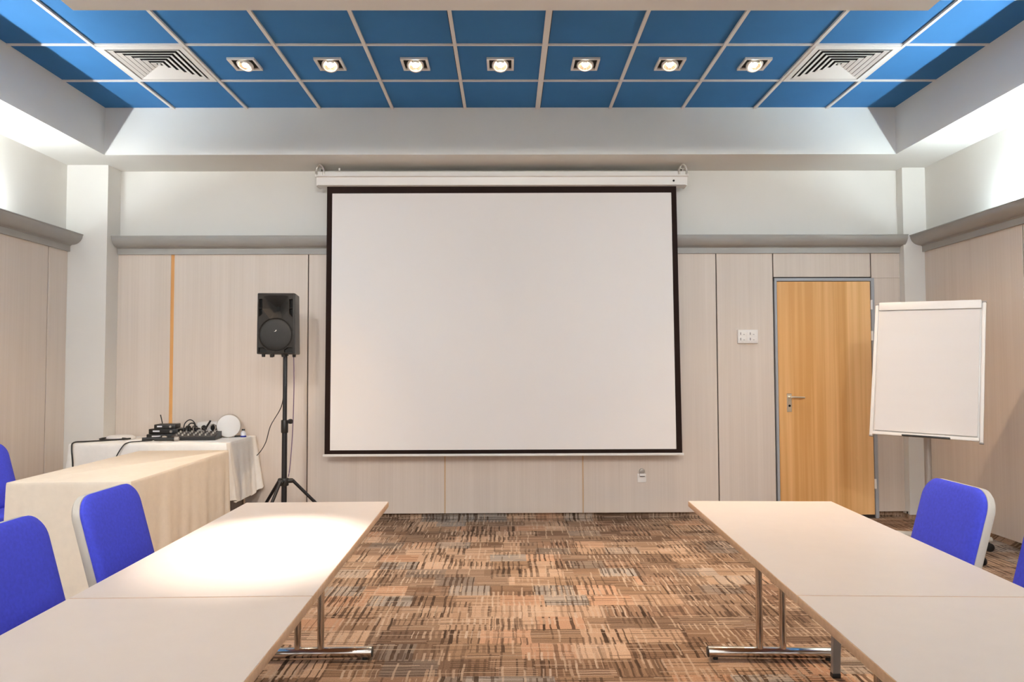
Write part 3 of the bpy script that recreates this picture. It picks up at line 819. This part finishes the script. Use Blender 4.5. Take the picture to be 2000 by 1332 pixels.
cb = MB().tube([(SX+0.048, SYp+0.06, 1.43), (SX+0.046, SYp+0.08, 1.15), (SX+0.040, SYp+0.07, 0.80), (SX+0.028, SYp+0.05, 0.55), (SX+0.022, SYp+0.03, 0.48)], 0.004, 6)
tag(cb.build('cable', mat('violet_grey_cable', (0.16, 0.10, 0.17), 0.5)), 'grey cable hanging straight down behind the stand pole from the loudspeaker', 'cable')

# ------------------------------------------------------------------ flip chart
fc = thing('flip_chart', 'white flip chart stand with blank paper pad in front of the door', 'flip chart', (3.04, 5.22, 0))
# board frame: local board plane from four measured corners
yaw = -0.6552
ctr = Vector((2.9637-3.04, 5.0786-5.22, 1.3076))
BW, BH = 0.668, 0.975
tilt = 0.2075
Rb = Matrix.Translation(ctr) @ Matrix.Rotation(yaw, 4, 'Z') @ Matrix.Rotation(-tilt, 4, 'X') @ Matrix.Rotation(0.0256, 4, 'Y')
MB().box(-BW/2, BW/2, 0.0, 0.016, -BH/2, BH/2, 0.003).xf(Rb).build('board', M_['plastic_white'], fc)
for sx in (-1, 1):
    MB().box(sx*(BW/2+0.001)-0.011, sx*(BW/2+0.001)+0.011, -0.010, 0.022, -BH/2-0.01, BH/2-0.012, 0.004).xf(Rb).build('side_rail', M_['plastic_white'], fc)
    MB().box(sx*(BW/2+0.001)-0.013, sx*(BW/2+0.001)+0.013, -0.012, 0.024, BH/2-0.012, BH/2-0.002, 0.002).xf(Rb).build('rail_cap', M_['leg_grey'], fc)
    MB().box(sx*(BW/2+0.001)-0.012, sx*(BW/2+0.001)+0.012, -0.012, 0.024, -BH/2-0.016, -BH/2-0.006, 0.002).xf(Rb).build('rail_cap', M_['leg_grey'], fc)
MB().box(-BW/2+0.014, BW/2-0.014, -0.022, 0.004, BH/2-0.056, BH/2+0.004, 0.004).xf(Rb).build('clamp_bar', M_['plastic_white'], fc)
pd = MB()
for i in range(16):
    pass
pad_pts = []
nx_, nz_ = 10, 14
grid = [[pd.bm.verts.new((-BW/2+0.022+(BW-0.044)*i/nx_, -0.012-0.006*math.sin(PI*j/nz_)*0.6-(0.010*(1-j/nz_)**3), -BH/2+0.030+(BH-0.090)*j/nz_)) for i in range(nx_+1)] for j in range(nz_+1)]
for j in range(nz_):
    for i in range(nx_): pd.bm.faces.new((grid[j][i], grid[j][i+1], grid[j+1][i+1], grid[j+1][i]))
bx_ = bmesh.ops.extrude_face_region(pd.bm, geom=list(pd.bm.faces))
for v_ in [e for e in bx_['geom'] if isinstance(e, bmesh.types.BMVert)]: v_.co.y = -0.001
pd.xf(Rb).build('paper_pad', M_['paper'], fc)
MB().box(-BW/2+0.012, BW/2-0.012, -0.030, 0.0, -BH/2-0.002, -BH/2+0.020, 0.003).xf(Rb).build('pen_tray', M_['plastic_white'], fc)
MB().box(-0.13, 0.16, -0.060, -0.028, -BH/2-0.004, -BH/2+0.006, 0.002).xf(Rb).build('tray_lip', M_['black'], fc)
MB().box(-0.13, 0.155, -0.058, -0.030, -BH/2+0.006, -BH/2+0.013, 0.003).xf(Rb).build('tray_insert', M_['plastic_white'], fc)
MB().cyl((0, 0, 0.10), (0, 0, 0.98), 0.024).build('lower_pole', M_['leg_grey'], fc)
MB().box(-0.06, 0.06, 0.014, 0.055, -0.10, 0.12, 0.006).xf(Rb).build('mount_bracket', M_['leg_grey'], fc)
MB().cyl((0, 0, 0.90), (0, -0.012, 1.30), 0.018).build('upper_pole', M_['steel'], fc)
MB().cyl((0, 0, 0.07), (0, 0, 0.135), 0.042, bev=0.006).build('base_hub', M_['chair_grey'], fc)
for k in range(5):
    a = math.radians(-75+72*k); c_, s_ = math.cos(a), math.sin(a)
    ar = MB().cyl((0.02*c_, 0.02*s_, 0.105), (0.43*c_, 0.43*s_, 0.082), 0.024, 0.020, bev=0.004).build('base_arm', M_['chair_grey'], fc)
    w_ = MB()
    for q in (-0.014, 0.014):
        w_.cyl((0.41*c_+(q-0.008)*-s_, 0.41*s_+(q-0.008)*c_, 0.030), (0.41*c_+(q+0.008)*-s_, 0.41*s_+(q+0.008)*c_, 0.030), 0.030, seg=24, bev=0.004)
    w_.cyl((0.41*c_, 0.41*s_, 0.03), (0.41*c_, 0.41*s_, 0.085), 0.007)
    w_.build('caster', M_['black'], ar)

# ------------------------------------------------------------------ sound gear on the white cloth (top at 0.745)
ZT = 0.7455
o = thing('network_router', 'flat white oval box on the left end of the white cloth', 'router', (-3.215, 6.05, ZT))
MB().lathe([(0.0, 0.034), (0.09, 0.031), (0.116, 0.018), (0.120, 0.002), (0.0, 0.0)], Matrix.Diagonal((1, 0.75, 1, 1)), 36).build('housing', M_['plastic_white'], o)
MB().cyl((0.05, 0.085, 0.004), (0.05, 0.085, 0.012), 0.006).build('port', M_['dark'], o)
cb = MB().tube([(-3.10, 5.99, ZT+0.010), (-3.20, 5.93, ZT+0.006), (-3.32, 5.93, ZT+0.010), (-3.30, 6.0, ZT+0.014), (-3.12, 5.955, ZT+0.012), (-3.24, 5.87, ZT+0.006), (-3.345, 5.78, ZT+0.006), (-3.37, 5.66, ZT+0.010), (-3.365, 5.625, ZT-0.03), (-3.340, 5.600, ZT-0.14), (-3.325, 5.585, ZT-0.30)], 0.006, 8)
tag(cb.build('cable', M_['black_soft']), 'black cable looped beside the flat white box and hanging over the cloth', 'cable')
# stacked microphone receivers
def receiver(label, x, y, z, w, d, h, rz, ant):
    t = thing('wireless_receiver', label, 'receiver', (x, y, z), rz, 'black microphone receivers in a pile')
    MB().box(-w/2, w/2, -d/2, d/2, 0, h, 0.005).build('case', M_['black'], t)
    MB().box(-w*0.35, -w*0.12, -d/2-0.002, -d/2+0.002, h*0.4, h*0.7).build('display', M_['clear'], t, False)
    MB().cyl((w*0.28, -d/2-0.010, h*0.5), (w*0.28, -d/2, h*0.5), h*0.26).build('knob', M_['leg_grey'], t)
    for (ax, lean) in ant:
        MB().cyl((ax, d/2-0.01, h-0.005), (ax+lean, d/2-0.02, h+0.075), 0.0042).build('antenna', M_['black'], t)
    return t
receiver('wide black receiver at the bottom of the pile on the white cloth', -2.845, 6.12, ZT, 0.30, 0.18, 0.040, 0.08, [])
receiver('black receiver in the middle of the pile', -2.860, 6.13, ZT+0.0405, 0.25, 0.16, 0.040, -0.05, [])
receiver('topmost black receiver in the pile, with one upright antenna', -2.870, 6.14, ZT+0.081, 0.17, 0.14, 0.036, 0.12, [(-0.06, -0.015)])
# headset beside the pile
o = thing('headphones', 'dark headphones leaning between the receivers and the mixer', 'headphones', (-2.668, 6.14, ZT))
for q in (-0.028, 0.028):
    c1 = MB().cyl((q-0.014, 0, 0.062), (q+0.014, 0, 0.062), 0.042, bev=0.008).build('ear_cup', M_['black'], o)
    MB().cyl((q+math.copysign(0.012, q), 0, 0.062), (q+math.copysign(0.018, q), 0, 0.062), 0.026, bev=0.003).build('cap', mat('brown_cup_trim', (0.16, 0.11, 0.08), 0.4), c1)
MB().tube([(-0.035, 0, 0.09), (-0.02, 0.01, 0.115), (0.0, 0.012, 0.122), (0.02, 0.01, 0.115), (0.035, 0, 0.09)], 0.006, 8).build('headband', M_['black'], o)
MB().box(-0.045, 0.045, -0.035, 0.035, 0.0, 0.022, 0.004).build('folded_arm', M_['black'], o)
# mixer
mx_ = thing('audio_mixer', 'slanted black audio mixer with rows of knobs on the white cloth', 'mixer', (-2.560, 5.985, ZT), math.radians(7))
MB().prism([(-0.10, 0.0), (0.10, 0.0), (0.10, 0.060), (-0.10, 0.026)], lambda q: (-0.175, q[0], q[1]), lambda q: (0.175, q[0], q[1])).build('case', M_['black'], mx_, False)
MB().prism([(-0.088, 0.0285), (0.086, 0.0585), (0.086, 0.0600), (-0.088, 0.0300)], lambda q: (-0.160, q[0], q[1]), lambda q: (0.160, q[0], q[1])).build('control_panel', mat('dark_grey_panel', (0.07, 0.065, 0.06), 0.45), mx_, False)
for i in range(7):
    for j in range(3):
        x_ = -0.135+0.045*i; y_ = -0.06+0.05*j; z_ = 0.033+0.172*(y_+0.088)
        MB().cyl((x_, y_, z_), (x_, y_-0.003, z_+0.015), 0.008, 0.006, seg=12).build('knob', M_['chair_grey' if (i+j) % 3 else 'leg_grey'], mx_)
for i in range(5):
    cbm = MB().tube([(-0.07+0.03*i, 0.07, 0.058), (-0.075+0.03*i, 0.075, 0.085+0.012*(i % 2)), (-0.03+0.02*i, 0.11, 0.075)], 0.0045, 7)
    cbm.build('patch_plug', M_['steel' if i % 2 else 'black'], mx_)
for (lb, pts, m_) in [('black cable arching up above the audio mixer', [(-2.70, 6.06, ZT+0.045), (-2.70, 6.08, ZT+0.12), (-2.655, 6.08, ZT+0.155), (-2.605, 6.06, ZT+0.125), (-2.59, 6.04, ZT+0.062)], 'black_soft'),
                      ('grey cable curling from the mixer to the white projector', [(-2.50, 6.05, ZT+0.066), (-2.47, 6.06, ZT+0.11), (-2.445, 6.06, ZT+0.118), (-2.43, 6.05, ZT+0.085), (-2.435, 6.03, ZT+0.064)], 'leg_grey'),
                      ('black cable running from the microphone over the front of the white cloth', [(-2.83, 5.80, ZT+0.012), (-2.90, 5.73, ZT+0.010), (-2.95, 5.665, ZT+0.008), (-2.98, 5.635, ZT-0.02), (-3.02, 5.605, ZT-0.12), (-3.04, 5.595, ZT-0.25)], 'black_soft')]:
    tag(MB().tube(pts, 0.0045, 7).build('cable', M_[m_]), lb, 'cable')
o = thing('antenna_stick', 'black stick antenna leaning right behind the mixer', 'antenna', (-2.575, 6.12, ZT))
MB().cyl((0, 0, 0), (0, 0, 0.03), 0.020, bev=0.003).build('base', M_['black'], o)
MB().cyl((0, 0, 0.025), (0.075, 0, 0.145), 0.006, 0.008).build('rod', M_['black'], o)
# handheld microphones
for (x_, y_, a, lb) in ((-2.835, 5.845, 0.45, 'black handheld microphone lying at the front edge of the white cloth'), (-2.715, 5.80, 0.25, 'black handheld microphone lying nearer the mixer')):
    o = thing('microphone', lb, 'microphone', (x_, y_, ZT+0.021), a, 'black handheld microphones')
    Rx = Matrix.Rotation(PI/2, 4, 'Y')
    MB().lathe([(0.0, -0.09), (0.012, -0.09), (0.015, 0.03), (0.019, 0.055), (0.0, 0.056)], Rx, 18).build('handle', M_['black'], o)
    MB().lathe([(0.0, 0.056), (0.019, 0.056), (0.0205, 0.07), (0.017, 0.088), (0.0, 0.096)], Rx, 18).build('grille_head', M_['leg_grey'], o)
# projector
o = thing('projector', 'small white projector behind the mixer with dark round lens', 'projector', (-2.520, 6.235, ZT), math.radians(-4))
MB().box(-0.11, 0.11, -0.08, 0.08, 0.012, 0.128, 0.012, 3).build('housing', M_['plastic_white'], o)
ln = MB().cyl((0.045, -0.078, 0.082), (0.045, -0.094, 0.082), 0.028, bev=0.003).build('lens_ring', M_['black'], o)
MB().cyl((0.045, -0.093, 0.082), (0.045, -0.0965, 0.082), 0.020).build('lens', M_['dark'], ln)
MB().cyl((-0.045, -0.078, 0.082), (-0.045, -0.086, 0.082), 0.022, bev=0.003).build('focus_dial', M_['black'], o)
for q in ((-0.09, -0.06), (0.09, -0.06), (0.0, 0.06)):
    MB().cyl((*q, 0), (*q, 0.014), 0.010).build('foot', M_['black'], o)
# drum standing on its rim
o = thing('lamp_drum', 'round white disc standing on edge on the right of the white cloth', 'lamp', (-2.362, 6.165, ZT), math.radians(18))
Ry = Matrix.Translation((0, 0, 0.098)) @ Matrix.Rotation(PI/2, 4, 'X')
MB().lathe([(0.0, -0.05), (0.088, -0.05), (0.096, -0.044), (0.097, 0.036), (0.093, 0.040)], Ry, 44).build('rim', M_['drum_side'], o)
MB().lathe([(0.095, 0.036), (0.092, 0.043), (0.080, 0.047), (0.030, 0.050), (0.0, 0.051)], Ry, 44).build('front_disc', M_['plastic_white'], o)
MB().box(0.045, 0.105, -0.012, 0.035, 0.0, 0.012, 0.003).build('clip', M_['black'], o)
# bottle
o = thing('small_bottle', 'tiny clear bottle with blue base and black cap by the right cloth corner', 'bottle', (-2.245, 6.18, ZT))
MB().lathe([(0.0, 0.012), (0.021, 0.012), (0.0215, 0.040), (0.012, 0.050), (0.010, 0.056), (0.0, 0.056)], None, 20).build('body', M_['clear'], o)
MB().lathe([(0.0, 0.0), (0.024, 0.0), (0.025, 0.004), (0.024, 0.013), (0.0, 0.013)], None, 20).build('base', M_['cap_blue'], o)
MB().cyl((0, 0, 0.055), (0, 0, 0.068), 0.013, bev=0.002).build('cap', M_['black'], o)
# sheets of paper under the mixer
o = MB().box(-2.66, -2.42, 5.80, 5.875, ZT, ZT+0.003, 0.001, 1).build('paper_sheets', M_['plastic_white'])
tag(o, 'white paper sheets lying before the mixer', 'paper')

# ------------------------------------------------------------------ world, camera, view
w = bpy.data.worlds.new('world'); sc.world = w; w.use_nodes = True
w.node_tree.nodes['Background'].inputs[0].default_value = (1.0, 0.97, 0.94, 1)
w.node_tree.nodes['Background'].inputs[1].default_value = 0.95

cam = bpy.data.cameras.new('camera'); co = bpy.data.objects.new('camera', cam); COL.objects.link(co)
R = Vector((0.99997026, -0.00699507, -0.00324826)); F = Vector((0.00711632, 0.99921585, 0.03894912)); U = Vector((0.00297326, -0.03897108, 0.99923592))
Mx = Matrix((( R.x, U.x, -F.x, 0.0), (R.y, U.y, -F.y, 0.0), (R.z, U.z, -F.z, 1.3154), (0, 0, 0, 1)))
co.matrix_world = Mx
cam.sensor_fit = 'HORIZONTAL'; cam.sensor_width = 36.0; cam.lens = 1408.78/2000*36.0
cam.clip_start = 0.05; cam.clip_end = 60
sc.camera = co
sc.view_settings.view_transform = 'Standard'
sc.view_settings.look = 'None'
sc.view_settings.gamma = 1.0
sc.view_settings.use_curve_mapping = False
sc.view_settings.exposure = 0.62
sc.cycles.max_bounces = 12
sc.cycles.diffuse_bounces = 8
sc.cycles.use_denoising = True
